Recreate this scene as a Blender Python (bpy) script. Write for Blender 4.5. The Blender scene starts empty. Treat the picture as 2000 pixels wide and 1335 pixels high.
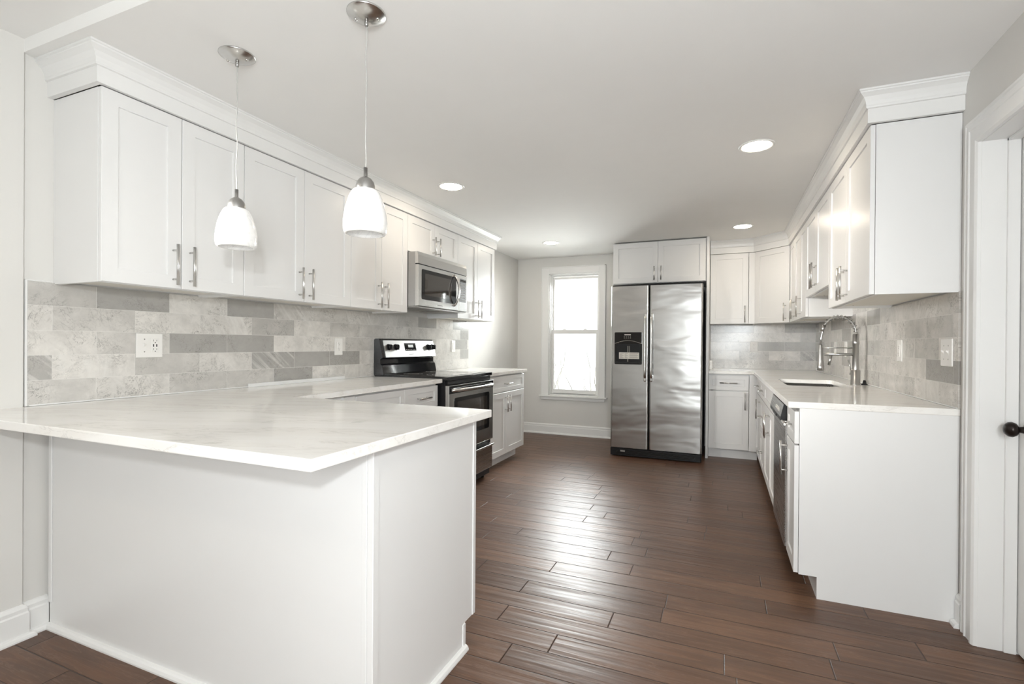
import bpy, bmesh, math, random
from mathutils import Vector, Matrix
random.seed(7)
S = bpy.context.scene
COL = S.collection
PI = math.pi
R = math.radians

# ------------------------------------------------------------------ camera
cam_d = bpy.data.cameras.new('camera')
cam = bpy.data.objects.new('camera', cam_d); COL.objects.link(cam)
F_PX, CX, CY = 946.8, 1029.2, 674.9
cam_d.sensor_width = 36.0; cam_d.sensor_fit = 'HORIZONTAL'
cam_d.lens = F_PX/2000*36
cam_d.shift_x = (1000-CX)/2000; cam_d.shift_y = (CY-667.5)/2000
cam_d.clip_start = 0.05
yw, pt, rl = R(22.035), R(-0.19), R(0.40)
fw = Vector((-math.sin(yw)*math.cos(pt), math.cos(yw)*math.cos(pt), math.sin(pt)))
rt = Vector((math.cos(yw), math.sin(yw), 0)); up = rt.cross(fw)
r2 = rt*math.cos(rl)+up*math.sin(rl); u2 = up*math.cos(rl)-rt*math.sin(rl)
M = Matrix((r2, u2, -fw)).transposed().to_4x4()
M.translation = Vector((2.582, 0, 1.177))
cam.matrix_world = M
S.camera = cam

# ------------------------------------------------------------------ world, lights, exposure
S.view_settings.view_transform = 'Standard'; S.view_settings.look = 'None'
S.view_settings.gamma = 1; S.view_settings.use_curve_mapping = False
S.view_settings.exposure = 0.27
W = bpy.data.worlds.new('World'); S.world = W; W.use_nodes = True
W.node_tree.nodes['Background'].inputs[0].default_value = (0.93, 0.97, 1, 1)
W.node_tree.nodes['Background'].inputs[1].default_value = 1.6

def area(name, loc, target, size, size_y, power, col, spread=180):
    l = bpy.data.lights.new(name, 'AREA'); l.shape = 'RECTANGLE'
    l.size = size; l.size_y = size_y; l.energy = power; l.color = col; l.spread = R(spread)
    o = bpy.data.objects.new(name, l); COL.objects.link(o); o.location = loc
    o.rotation_euler = (Vector(target)-Vector(loc)).to_track_quat('-Z', 'Y').to_euler()
    return o
# daylight entering: the kitchen window, and an added fill panel outside an unseen dining room opening
area('window_daylight', (0.786, 6.26, 1.72), (0.95, 4.2, 0.60), 0.58, 0.60, 36, (0.97, 0.985, 1), 124)
sun = bpy.data.lights.new('sun', 'SUN'); sun.energy = 20; sun.angle = R(1); sun.color = (1, 0.97, 0.92)
o = bpy.data.objects.new('sun', sun); COL.objects.link(o); o.rotation_euler = Vector((1, 0.0, -1.1)).to_track_quat('-Z', 'Y').to_euler()
area('dining_fill', (2.65, -3.72, 1.10), (2.0, 0, 1.1), 1.5, 1.9, 26, (0.97, 0.985, 1))
# lamp standing beside the camera: the one that throws the worktop's shadow on the peninsula
area('photographer_lamp', (3.05, -0.60, 1.62), (1.3, 1.2, 0.75), 0.09, 0.09, 23, (0.93, 0.975, 1))
# unseen fill lamp, added to brighten the ceiling
area('ceiling_fill', (2.75, -0.60, 1.25), (2.0, 1.9, 2.37), 0.6, 0.6, 29, (0.93, 0.975, 1))
area('deep_fill', (0.16, 0.35, 1.85), (3.25, 4.25, 1.10), 0.25, 0.4, 6.5, (1, 0.98, 0.94), 36)  # unseen fill lamp, added to brighten the back and the right wall
LIGHT_E = 58.0
PEND_E = 0.10

# ------------------------------------------------------------------ dimensions
XR, YB, ZC, CT = 3.519, 6.04, 2.316, 0.914
ZB, ZT = 1.411, 2.174

# ------------------------------------------------------------------ materials
class NT:
    def __init__(s, name):
        s.m = bpy.data.materials.new(name); s.m.use_nodes = True
        s.t = s.m.node_tree; s.b = s.t.nodes['Principled BSDF']
    def n(s, typ, **kw):
        nd = s.t.nodes.new(typ)
        for k, v in kw.items(): setattr(nd, k, v)
        return nd
    def put(s, sock, v):
        if hasattr(v, 'links') or isinstance(v, bpy.types.NodeSocket): s.t.links.new(v, sock)
        elif isinstance(v, (tuple, list)) and len(v) == 3 and sock.type == 'RGBA': sock.default_value = (*v, 1)
        else: sock.default_value = v
    def math(s, op, a, b=0.0, c=0.0, clamp=False):
        nd = s.n('ShaderNodeMath', operation=op, use_clamp=clamp)
        s.put(nd.inputs[0], a); s.put(nd.inputs[1], b)
        if op in ('MULTIPLY_ADD', 'COMPARE', 'SMOOTH_MIN'): s.put(nd.inputs[2], c)
        return nd.outputs[0]
    def mix(s, f, a, b):
        nd = s.n('ShaderNodeMix', data_type='RGBA')
        s.put(nd.inputs[0], f); s.put(nd.inputs[6], a); s.put(nd.inputs[7], b)
        return nd.outputs[2]
    def ramp(s, f, stops):
        nd = s.n('ShaderNodeValToRGB'); cr = nd.color_ramp
        while len(cr.elements) < len(stops): cr.elements.new(0.5)
        for e, (p, c) in zip(cr.elements, stops):
            e.position = p; e.color = (c, c, c, 1) if isinstance(c, (int, float)) else (*c, 1)
        s.put(nd.inputs[0], f); return nd.outputs[0]
    def noise(s, vec, scale, detail=3, rough=0.5, dist=0.0):
        nd = s.n('ShaderNodeTexNoise'); s.put(nd.inputs['Vector'], vec)
        nd.inputs['Scale'].default_value = scale; nd.inputs['Detail'].default_value = detail
        nd.inputs['Roughness'].default_value = rough; nd.inputs['Distortion'].default_value = dist
        return nd.outputs[0]
    def pos(s):
        g = s.n('ShaderNodeNewGeometry'); x = s.n('ShaderNodeSeparateXYZ')
        s.t.links.new(g.outputs['Position'], x.inputs[0]); return g.outputs['Position'], x.outputs[0], x.outputs[1], x.outputs[2]
    def obj(s): return s.n('ShaderNodeTexCoord').outputs['Object']
    def comb(s, x, y, z):
        c = s.n('ShaderNodeCombineXYZ')
        for i, v in enumerate((x, y, z)): s.put(c.inputs[i], v)
        return c.outputs[0]
    def scale(s, vec, sc):
        mp = s.n('ShaderNodeMapping'); s.put(mp.inputs[0], vec); mp.inputs['Scale'].default_value = sc; return mp.outputs[0]
    def white(s, vec):
        w = s.n('ShaderNodeTexWhiteNoise', noise_dimensions='3D'); s.put(w.inputs['Vector'], vec); return w.outputs['Value']
    def bump(s, h, strength, dist=0.01, prev=None):
        b = s.n('ShaderNodeBump'); b.inputs['Strength'].default_value = strength; b.inputs['Distance'].default_value = dist
        s.put(b.inputs['Height'], h)
        if prev is not None: s.put(b.inputs['Normal'], prev)
        s.t.links.new(b.outputs[0], s.b.inputs['Normal']); return b.outputs[0]
    def set(s, **kw):
        names = dict(col='Base Color', rough='Roughness', metal='Metallic', spec='Specular IOR Level', coat='Coat Weight', coatr='Coat Roughness',
                     em='Emission Color', ems='Emission Strength', aniso='Anisotropic', alpha='Alpha', trans='Transmission Weight', ior='IOR')
        for k, v in kw.items(): s.put(s.b.inputs[names[k]], v)
        return s.m

def plain(name, col, rough=0.5, metal=0.0, var=0.03, bump=0.0, bscale=200, **kw):
    t = NT(name); o = t.obj(); n = t.noise(o, 6.0, 3)
    c2 = tuple(max(0, c*(1-var)) for c in col); c1 = tuple(min(1, c*(1+var)) for c in col)
    t.set(col=t.mix(n, c2, c1), rough=rough, metal=metal, **kw)
    if bump: t.bump(t.noise(o, bscale, 2), bump, 0.002)
    return t.m

WHITE = plain('white_cabinet_paint', (0.79, 0.785, 0.775), 0.32, var=0.012)
TRIM = plain('white_trim_paint', (0.82, 0.815, 0.80), 0.32, var=0.012)
WALL = plain('greige_wall_paint', (0.71, 0.695, 0.665), 0.75, var=0.015, bump=0.05, bscale=300)
CEIL = plain('ceiling_paint', (0.87, 0.86, 0.84), 0.85, var=0.012, bump=0.04, bscale=250)
BLACK = plain('black_plastic', (0.012, 0.012, 0.013), 0.35, spec=0.25)
GLOSSBLACK = plain('black_enamel', (0.008, 0.008, 0.009), 0.08, coat=0.15)
DARK = plain('dark_grey', (0.03, 0.03, 0.03), 0.6)  # one even dark grey
BRONZE = plain('oil_rubbed_bronze', (0.02, 0.014, 0.012), 0.28, metal=0.6)
PLATE = plain('white_plastic_plate', (0.84, 0.82, 0.79), 0.35, var=0.01)
KEYPAD = plain('dark_grey_keypad', (0.10, 0.10, 0.10), 0.35)
GREYSLOT = plain('grey_slot', (0.25, 0.24, 0.22), 0.5)
CHROME = plain('chrome', (0.6, 0.59, 0.57), 0.16, metal=1.0)
LABELM = plain('paper_label', (0.72, 0.69, 0.64), 0.7, var=0.1)
INK = plain('label_ink', (0.25, 0.22, 0.2), 0.7)
PALEINK = plain('pale_print', (0.6, 0.58, 0.54), 0.5)
UNDER = plain('cabinet_underside_maple', (0.78, 0.75, 0.69), 0.5)
GROUND = plain('pale_ground_outside', (0.72, 0.73, 0.70), 0.9, var=0.25)
BARK = plain('pale_brush_outside', (0.20, 0.19, 0.18), 0.9, var=0.1)

def steel(name, base=0.60, rough=0.24, brushed='x', ripple=0.0, tint=(1, 0.985, 0.96)):
    t = NT(name); o = t.obj()
    sc = {'x': (2, 300, 300), 'z': (300, 300, 2), 'y': (300, 2, 300)}[brushed]
    g = t.noise(t.scale(o, sc), 1.0, 2)
    rr = t.math('MULTIPLY_ADD', g, 0.10, rough-0.05)
    t.set(col=t.mix(g, tuple(base*0.93*c for c in tint), tuple(base*1.05*c for c in tint)), metal=1.0, rough=rr)
    if ripple:
        rn = t.noise(t.scale(o, (1.6, 1.0, 4.2)), 1.15, 2, 0.4, 0.3)
        t.bump(rn, ripple, 0.05)
    return t.m
STEEL = steel('brushed_stainless', 0.62, 0.24)
SATIN = steel('satin_stainless', 0.50, 0.36)
STEELD = steel('dark_brushed_stainless', 0.40, 0.28)
FRIDGE = steel('rippled_stainless_door', 0.46, 0.24, 'x', 0.26)
NICKEL = steel('brushed_nickel', 0.42, 0.30, 'z')
CORD = plain('clear_grey_cord', (0.48, 0.47, 0.45), 0.35)
HANDLE = steel('satin_nickel_pull', 0.62, 0.28, 'z')

def tile_mat(name, axis, origin):
    t = NT(name); p, x, y, z = t.pos()
    h = x if axis == 'x' else y
    row = t.math('FLOOR', t.math('DIVIDE', t.math('SUBTRACT', z, CT+0.001), 0.1016))
    off = t.math('MULTIPLY', t.math('MODULO', t.math('ADD', row, 20), 2), 0.1525)
    hx = t.math('DIVIDE', t.math('ADD', t.math('SUBTRACT', h, origin), off), 0.305)
    colm = t.math('FLOOR', hx)
    rnd = t.white(t.comb(row, colm, 3.1)); rnd2 = t.white(t.comb(row, colm, 9.7))
    fx = t.math('MULTIPLY', t.math('FRACT', t.math('ADD', hx, 50)), 0.305)
    fz = t.math('MULTIPLY', t.math('FRACT', t.math('DIVIDE', t.math('SUBTRACT', z, CT+0.001), 0.1016)), 0.1016)
    ex = t.math('MINIMUM', fx, t.math('SUBTRACT', 0.305, fx)); ez = t.math('MINIMUM', fz, t.math('SUBTRACT', 0.1016, fz))
    edge = t.math('LESS_THAN', t.math('MINIMUM', ex, ez), 0.0009)
    # every tile is cut from another part of the slab
    a = t.math('MULTIPLY_ADD', rnd, 31.0, h); b = t.math('MULTIPLY_ADD', rnd2, 17.0, z)
    v = t.comb(a, b, rnd)
    cloud = t.noise(v, 7.0, 5, 0.6, 0.6)
    body = t.mix(t.ramp(rnd, [(0.0, 0.0), (0.35, 0.12), (0.65, 0.30), (0.82, 0.45), (0.90, 0.95), (1.0, 1.0)]), (0.81, 0.78, 0.735), (0.42, 0.405, 0.38))
    dark = t.mix(0.55, body, (0.30, 0.29, 0.275))
    c = t.mix(t.ramp(cloud, [(0.34, 0.0), (0.74, 0.75)]), body, dark)
    c = t.mix(t.ramp(t.noise(v, 28.0, 4, 0.65, 0.8), [(0.35, 0.0), (0.75, 0.35)]), c, t.mix(0.6, c, (0.30, 0.29, 0.275)))
    # soft diagonal bands in some tiles
    diag = t.math('MULTIPLY_ADD', b, t.math('MULTIPLY_ADD', rnd, 1.4, -0.2), a)
    bands = t.noise(t.comb(t.math('MULTIPLY', diag, 26.0), t.math('MULTIPLY', b, 4.0), rnd), 1.0, 4, 0.6, 0.6)
    bm_ = t.math('MULTIPLY', t.math('GREATER_THAN', rnd2, 0.80), t.ramp(bands, [(0.48, 0.0), (0.64, 0.50)]))
    c = t.mix(bm_, c, (0.78, 0.765, 0.73))
    # thin dark veins, gathered in patches, and fine specks
    patch = t.ramp(t.noise(v, 8.0, 2), [(0.42, 0.0), (0.62, 1.0)])
    for (sc, wd, am) in ((6.5, 0.010, 0.75), (14.0, 0.012, 0.50)):
        vn = t.noise(v, sc, 7, 0.66, 1.8)
        vein = t.ramp(t.math('ABSOLUTE', t.math('SUBTRACT', vn, 0.5)), [(0.0, am), (wd, 0.0)])
        c = t.mix(t.math('MULTIPLY', vein, patch), c, (0.15, 0.14, 0.13))
    sp = t.ramp(t.noise(t.comb(a, t.math('MULTIPLY_ADD', a, 0.6, b), 0.0), 85.0, 4, 0.7, 0.6), [(0.60, 0.0), (0.70, 0.55)])
    c = t.mix(t.math('MULTIPLY', sp, patch), c, (0.20, 0.19, 0.175))
    c = t.mix(t.math('MULTIPLY', edge, 0.75), c, (0.76, 0.745, 0.71))
    t.set(col=c, rough=0.18)
    t.bump(t.math('SUBTRACT', 1.0, edge), 0.35, 0.001)
    return t.m
TILE_Y = tile_mat('carrara_tile_side_wall', 'y', 1.274)
TILE_X = tile_mat('carrara_tile_back_wall', 'x', 2.60)

def counter_mat():
    t = NT('white_marble_worktop'); p, x, y, z = t.pos()
    u = t.math('MULTIPLY_ADD', y, 0.45, x); w = t.math('MULTIPLY_ADD', x, -0.30, y)
    v = t.comb(t.math('MULTIPLY', u, 0.9), t.math('MULTIPLY', w, 4.2), t.math('MULTIPLY', z, 5.0))
    n1 = t.noise(v, 1.8, 5, 0.55, 0.8); n2 = t.noise(v, 5.0, 5, 0.6, 0.9)
    c = t.mix(t.ramp(n1, [(0.38, 0.0), (0.72, 1.0)]), (0.91, 0.895, 0.865), (0.84, 0.81, 0.765))
    vein = t.ramp(t.math('ABSOLUTE', t.math('SUBTRACT', n2, 0.5)), [(0.0, 0.42), (0.03, 0.0)])
    c = t.mix(t.math('MULTIPLY', vein, t.ramp(n1, [(0.45, 0.0), (0.65, 1.0)])), c, (0.45, 0.43, 0.40))
    spot = t.ramp(t.noise(t.comb(x, y, z), 6.5, 4, 0.6), [(0.66, 0.0), (0.78, 0.6)])
    c = t.mix(spot, c, (0.52, 0.52, 0.50))
    t.set(col=c, rough=t.math('MULTIPLY_ADD', n1, 0.05, 0.07), spec=0.5)
    return t.m
MARBLE = counter_mat()

def floor_mat():
    t = NT('hand_scraped_walnut_planks'); p, x, y, z = t.pos()
    PW = 0.125
    ry = t.math('DIVIDE', t.math('ADD', y, 10.005), PW); row = t.math('FLOOR', ry)
    rr = t.white(t.comb(row, 4.4, 0)); rl_ = t.white(t.comb(row, 8.8, 0))
    L = t.math('MULTIPLY_ADD', rl_, 0.45, 0.62)
    hx = t.math('DIVIDE', t.math('ADD', t.math('MULTIPLY_ADD', rr, 5.0, x), 20.0), L); colm = t.math('FLOOR', hx)
    rnd = t.white(t.comb(row, colm, 1.0)); rnd2 = t.white(t.comb(row, colm, 2.0))
    fy = t.math('MULTIPLY', t.math('FRACT', ry), PW); fx = t.math('MULTIPLY', t.math('FRACT', hx), L)
    ey = t.math('MINIMUM', fy, t.math('SUBTRACT', PW, fy)); ex = t.math('MINIMUM', fx, t.math('SUBTRACT', L, fx))
    e = t.math('MINIMUM', ex, ey)
    seam = t.ramp(t.math('MULTIPLY', e, 250), [(0.0, 1.0), (0.35, 0.75), (0.75, 0.0)])
    a = t.math('MULTIPLY_ADD', rnd, 23.0, x); b = t.math('MULTIPLY_ADD', rnd2, 11.0, y)
    g1 = t.noise(t.comb(t.math('MULTIPLY', a, 2.2), t.math('MULTIPLY', b, 26.0), 0), 1.0, 6, 0.6, 0.9)
    g2 = t.noise(t.comb(t.math('MULTIPLY', a, 9.0), t.math('MULTIPLY', b, 150.0), 0), 1.0, 3, 0.6)
    cl = t.noise(t.comb(t.math('MULTIPLY', a, 3.0), t.math('MULTIPLY', b, 8.0), 0), 1.0, 3, 0.5, 0.6)
    base = t.mix(rnd, (0.068, 0.031, 0.017), (0.165, 0.084, 0.047))
    c = t.mix(t.ramp(g1, [(0.34, 0.0), (0.62, 1.0)]), t.mix(0.62, base, (0.05, 0.026, 0.017)), base)
    c = t.mix(t.ramp(cl, [(0.48, 0.0), (0.70, 0.65)]), c, (0.070, 0.040, 0.028))
    c = t.mix(t.math('MULTIPLY', g2, 0.38), c, (0.22, 0.125, 0.080))
    lk = t.ramp(t.math('ABSOLUTE', t.math('SUBTRACT', g1, 0.52)), [(0.0, 0.30), (0.02, 0.0)])
    c = t.mix(lk, c, (0.26, 0.16, 0.115))
    c = t.mix(t.math('MULTIPLY', seam, 0.8), c, (0.018, 0.010, 0.008))
    t.set(col=c, rough=t.math('MULTIPLY_ADD', g1, 0.18, 0.28), spec=0.32)
    scrape = t.noise(t.comb(t.math('MULTIPLY', a, 2.0), t.math('MULTIPLY', b, 30.0), 0), 1.0, 2, 0.4, 0.2)
    h = t.math('SUBTRACT', t.math('MULTIPLY_ADD', g2, 0.10, t.math('MULTIPLY', scrape, 0.9)), t.math('MULTIPLY', seam, 1.0))
    t.bump(h, 0.6, 0.005)
    return t.m
FLOOR = floor_mat()

def glass_mat():
    t = NT('window_glass'); nt = t.t
    tr = t.n('ShaderNodeBsdfTransparent'); tr.inputs[0].default_value = (0.96, 0.98, 0.97, 1)
    gl = t.n('ShaderNodeBsdfGlossy'); gl.inputs['Roughness'].default_value = 0.02
    fr = t.n('ShaderNodeFresnel'); fr.inputs[0].default_value = 1.45
    mx = t.n('ShaderNodeMixShader'); nt.links.new(fr.outputs[0], mx.inputs[0]); nt.links.new(tr.outputs[0], mx.inputs[1]); nt.links.new(gl.outputs[0], mx.inputs[2])
    nt.links.new(mx.outputs[0], nt.nodes['Material Output'].inputs[0]); return t.m
GLASS = glass_mat()
def oven_glass():
    t = NT('tinted_oven_glass'); t.set(col=(0.035, 0.028, 0.022), rough=0.05, spec=0.9, coat=0.5); return t.m
OVENGLASS = oven_glass()
def shade_mat():
    t = NT('white_alabaster_glass'); o = t.obj()
    n = t.noise(o, 14, 4, 0.5, 1.6); n3 = t.noise(o, 30, 3, 0.5, 1.0)
    v = t.ramp(t.math('ABSOLUTE', t.math('SUBTRACT', n, 0.52)), [(0.0, 0.5), (0.03, 0.0)])
    c = t.mix(v, (0.86, 0.85, 0.83), (0.66, 0.66, 0.65)); c = t.mix(t.ramp(n3, [(0.5, 0.0), (0.8, 0.4)]), c, (0.74, 0.74, 0.73))
    t.set(col=c, rough=0.18, em=c, ems=PEND_E, coat=0.4); return t.m
SHADE = shade_mat()
def emit(name, col, st):
    t = NT(name); t.set(col=(0.8, 0.8, 0.8), em=col, ems=st, rough=0.5); return t.m
LENS = emit('recessed_lamp_lens', (1.0, 0.88, 0.72), LIGHT_E)
LED = emit('dim_clock_display', (0.10, 0.16, 0.13), 0.25)

# ------------------------------------------------------------------ mesh helpers
def NB(): return bmesh.new()
def box(bm, x0, x1, y0, y1, z0, z1, bev=0.0, seg=1):
    if x1 < x0: x0, x1 = x1, x0
    if y1 < y0: y0, y1 = y1, y0
    if z1 < z0: z0, z1 = z1, z0
    vs = [bm.verts.new((x, y, z)) for z in (z0, z1) for y in (y0, y1) for x in (x0, x1)]
    fs = [bm.faces.new([vs[i] for i in f]) for f in ((0, 2, 3, 1), (4, 5, 7, 6), (0, 1, 5, 4), (2, 6, 7, 3), (0, 4, 6, 2), (1, 3, 7, 5))]
    if bev > 0:
        es = list({e for f in fs for e in f.edges})
        bmesh.ops.bevel(bm, geom=es, offset=bev, segments=seg, profile=0.5, affect='EDGES')
    return bm
def cyl(bm, a, b, r, n=16, r2=None, cap=True):
    a = Vector(a); b = Vector(b); d = (b-a)
    q = d.to_track_quat('Z', 'Y'); r2 = r if r2 is None else r2
    A = [bm.verts.new(a+q@Vector((r*math.cos(2*PI*i/n), r*math.sin(2*PI*i/n), 0))) for i in range(n)]
    B = [bm.verts.new(b+q@Vector((r2*math.cos(2*PI*i/n), r2*math.sin(2*PI*i/n), 0))) for i in range(n)]
    for i in range(n):
        f = bm.faces.new((A[i], A[(i+1) % n], B[(i+1) % n], B[i])); f.smooth = True
    if cap: bm.faces.new(A[::-1]); bm.faces.new(B)
    return bm
def tube(bm, pts, r, n=10, cap=True):
    pts = [Vector(p) for p in pts]; rings = []
    t0 = (pts[1]-pts[0]).normalized(); nrm = t0.orthogonal().normalized()
    for i, p in enumerate(pts):
        t = (pts[min(i+1, len(pts)-1)]-pts[max(i-1, 0)]).normalized()
        nrm = (nrm-t*nrm.dot(t)).normalized(); bn = t.cross(nrm)
        rr = r[i] if isinstance(r, (list, tuple)) else r
        rings.append([bm.verts.new(p+nrm*rr*math.cos(2*PI*k/n)+bn*rr*math.sin(2*PI*k/n)) for k in range(n)])
    for A, B in zip(rings, rings[1:]):
        for k in range(n):
            f = bm.faces.new((A[k], A[(k+1) % n], B[(k+1) % n], B[k])); f.smooth = True
    if cap: bm.faces.new(rings[0][::-1]); bm.faces.new(rings[-1])
    return bm
def lathe(bm, prof, c=(0, 0, 0), axis='z', n=32, smooth=True):
    rings = []
    for r, h in prof:
        ring = []
        for k in range(n):
            a = 2*PI*k/n; u, v = max(r, 1e-5)*math.cos(a), max(r, 1e-5)*math.sin(a)
            P = {'z': (u, v, h), 'x': (h, u, v), 'y': (v, h, u)}[axis]
            ring.append(bm.verts.new((c[0]+P[0], c[1]+P[1], c[2]+P[2])))
        rings.append(ring)
    for A, B in zip(rings, rings[1:]):
        for k in range(n):
            f = bm.faces.new((A[k], A[(k+1) % n], B[(k+1) % n], B[k])); f.smooth = smooth
    return bm
def prism(bm, poly, axis, a, b):
    """poly: list of 2D points; axis: the extrusion axis"""
    def P(p, h): return {'x': (h, p[0], p[1]), 'y': (p[0], h, p[1]), 'z': (p[0], p[1], h)}[axis]
    A = [bm.verts.new(P(p, a)) for p in poly]; B = [bm.verts.new(P(p, b)) for p in poly]
    n = len(poly); bm.faces.new(A); bm.faces.new(B[::-1])
    for i in range(n): bm.faces.new((A[i], B[i], B[(i+1) % n], A[(i+1) % n]))
    return bm
def rrect(x0, x1, y0, y1, r, n=5):
    pts = []
    for cx_, cy_, a0 in ((x1-r, y1-r, 0), (x0+r, y1-r, 90), (x0+r, y0+r, 180), (x1-r, y0+r, 270)):
        for i in range(n+1):
            a = R(a0+90*i/n); pts.append((cx_+r*math.cos(a), cy_+r*math.sin(a)))
    return pts
def sweep(bm, path, prof, closed_prof=True):
    """path: 2D points; prof: (outward offset, z); outward = to the right of travel"""
    pts = [Vector(p) for p in path]; n = len(pts); rings = []
    for i, p in enumerate(pts):
        ds = []
        if i > 0: ds.append((pts[i]-pts[i-1]).normalized())
        if i < n-1: ds.append((pts[i+1]-pts[i]).normalized())
        ns = [Vector((d.y, -d.x)) for d in ds]
        m = sum(ns, Vector((0, 0))).normalized(); k = 1/max(0.3, m.dot(ns[0]))
        rings.append([bm.verts.new((p.x+m.x*k*o, p.y+m.y*k*o, z)) for o, z in prof])
    q = len(prof)
    for A, B in zip(rings, rings[1:]):
        for k in range(q if closed_prof else q-1):
            bm.faces.new((A[k], A[(k+1) % q], B[(k+1) % q], B[k]))
    bm.faces.new(rings[0][::-1]); bm.faces.new(rings[-1])
    return bm
def obj(name, bm, mat, parent=None, smooth=None):
    bmesh.ops.recalc_face_normals(bm, faces=bm.faces)
    me = bpy.data.meshes.new(name); bm.to_mesh(me); bm.free(); me.materials.append(mat)
    o = bpy.data.objects.new(name, me); COL.objects.link(o)
    if parent: o.parent = parent
    return o
def thing(name, label, cat, loc=(0, 0, 0), rz=0, group=None):
    o = bpy.data.objects.new(name, None); COL.objects.link(o); o.empty_display_size = 0.1
    o.location = loc; o.rotation_euler = (0, 0, rz); o['label'] = label; o['category'] = cat
    if group: o['group'] = group
    return o
def tag(o, label, cat, group=None):
    o['label'] = label; o['category'] = cat
    if group: o['group'] = group
    return o
def struct(name, bm, mat, parent=None):
    o = obj(name, bm, mat, parent)
    if not parent: o['kind'] = 'structure'
    return o
def sroot(name, loc=(0, 0, 0)):
    o = bpy.data.objects.new(name, None); COL.objects.link(o); o.location = loc; o['kind'] = 'structure'; return o
def copy_tree(o, parent=None):
    c = o.copy(); COL.objects.link(c); c.parent = parent
    for ch in list(o.children): copy_tree(ch, c)
    return c

# ------------------------------------------------------------------ the room
YD = -3.5                     # back of the dining room behind the camera
YS = 1.03                     # where the kitchen begins (outside corner of the left wall, step in the ceiling)
struct('floor', box(NB(), -0.2, XR+1.3, YD, YB+0.02, -0.06, 0), FLOOR)
b = NB(); box(b, -0.2, XR+0.2, YS, YB+0.2, ZC, ZC+0.12); box(b, -0.2, XR+0.2, YD-0.1, YS, ZC+0.052, ZC+0.12)
struct('ceiling', b, CEIL)
b = NB(); box(b, -0.15, 0, YS-0.2, YB+0.15, 0, ZC+0.06); box(b, -0.15, 0.015, YD, YS, 0, ZC+0.08)
struct('wall_left', b, WALL)
# back wall with the window opening
WX0, WX1, WZ0, WZ1 = 0.45, 1.123, 0.50, 2.10
b = NB()
for a in ((-0.15, WX0, 0, ZC+0.06), (WX1, XR+0.15, 0, ZC+0.06), (WX0, WX1, 0, WZ0), (WX0, WX1, WZ1, ZC+0.06)): box(b, a[0], a[1], YB, YB+0.16, a[2], a[3])
struct('wall_back', b, WALL)
# right wall with the door opening
DY0, DY1, DZ = 1.62, 2.434, 1.985
b = NB()
for a in ((YD, DY0, 0, ZC+0.1), (DY1, YB+0.15, 0, ZC+0.1), (DY0, DY1, DZ, ZC+0.1)): box(b, XR, XR+0.14, a[0], a[1], a[2], a[3])
struct('wall_right', b, WALL)
# rear wall of the dining room with an unseen window, added and placed for its light
b = NB()
for a in ((-0.15, 1.9, 0, 2.45), (3.4, XR+0.15, 0, 2.45), (1.9, 3.4, 0, 0.08), (1.9, 3.4, 2.08, 2.45)): box(b, a[0], a[1], YD-0.12, YD, a[2], a[3])
struct('wall_front', b, WALL)
w2 = sroot('fill_window')
b = NB()
for xx in (1.9, 2.625, 3.35): box(b, xx, xx+0.05, YD-0.08, YD-0.02, 0.08, 2.08, 0.003)
box(b, 1.9, 3.4, YD-0.08, YD-0.02, 0.08, 0.18); box(b, 1.9, 3.4, YD-0.08, YD-0.02, 2.02, 2.08)
obj('window_frame', b, TRIM, w2); obj('window_glass', box(NB(), 1.92, 3.38, YD-0.052, YD-0.048, 0.17, 2.03), GLASS, w2)

# baseboards
BBP = [(0, 0), (0.016, 0), (0.016, 0.098), (0.012, 0.104), (0.013, 0.118), (0.006, 0.130), (0, 0.133)]
SHP = [(0.016, 0), (0.033, 0), (0.033, 0.006), (0.030, 0.014), (0.024, 0.019), (0.016, 0.021)]
def baseboard(name, path):
    r_ = sroot(name); obj('board', sweep(NB(), path, BBP), TRIM, r_); obj('shoe_moulding', sweep(NB(), path, SHP), TRIM, r_); return r_
baseboard('baseboard_left', [(0.015, YD), (0.015, YS), (0.0, YS), (0.0, 1.095)][0:2] + [(0.0, YS), (0.0, 1.112)])
baseboard('baseboard_back', [(0.0, YB), (1.47, YB)])
baseboard('baseboard_right', [(XR, 2.596), (XR, 2.552)])
baseboard('baseboard_right', [(XR, 1.50), (XR, YD)])

# ------------------------------------------------------------------ kitchen window
w = sroot('window_1')
b = NB()   # flat casing with a raised outer edge, stool and apron
box(b, 0.348, WX0, YB-0.018, YB, 0.50, 2.186, 0.002); box(b, WX1, 1.203, YB-0.018, YB, 0.50, 2.186, 0.002)
box(b, WX0, WX1, YB-0.018, YB, WZ1, 2.186, 0.0)
box(b, 0.346, 0.356, YB-0.023, YB, 0.50, 2.19, 0.002); box(b, 1.196, 1.206, YB-0.023, YB, 0.50, 2.19, 0.002); box(b, 0.346, 1.206, YB-0.023, YB, 2.178, 2.19, 0.002)
obj('window_casing', b, TRIM, w)
b = NB(); box(b, 0.325, 1.235, YB-0.05, YB+0.05, 0.492, 0.512, 0.005, 2); box(b, 0.348, 1.206, YB-0.02, YB, 0.452, 0.492, 0.004)
obj('window_sill', b, TRIM, w)
b = NB()
box(b, WX0, WX0+0.012, YB, YB+0.15, 0.512, WZ1); box(b, WX1-0.012, WX1, YB, YB+0.15, 0.512, WZ1); box(b, WX0, WX1, YB, YB+0.15, WZ1-0.012, WZ1)
box(b, WX0+0.012, WX0+0.024, YB+0.03, YB+0.14, 0.512, WZ1); box(b, WX1-0.024, WX1-0.012, YB+0.03, YB+0.14, 0.512, WZ1); box(b, WX0, WX1, YB+0.06, YB+0.14, WZ1-0.03, WZ1-0.012)
box(b, WX0, WX1, YB+0.0, YB+0.15, 0.50, 0.522)
obj('window_jamb', b, TRIM, w)
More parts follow.
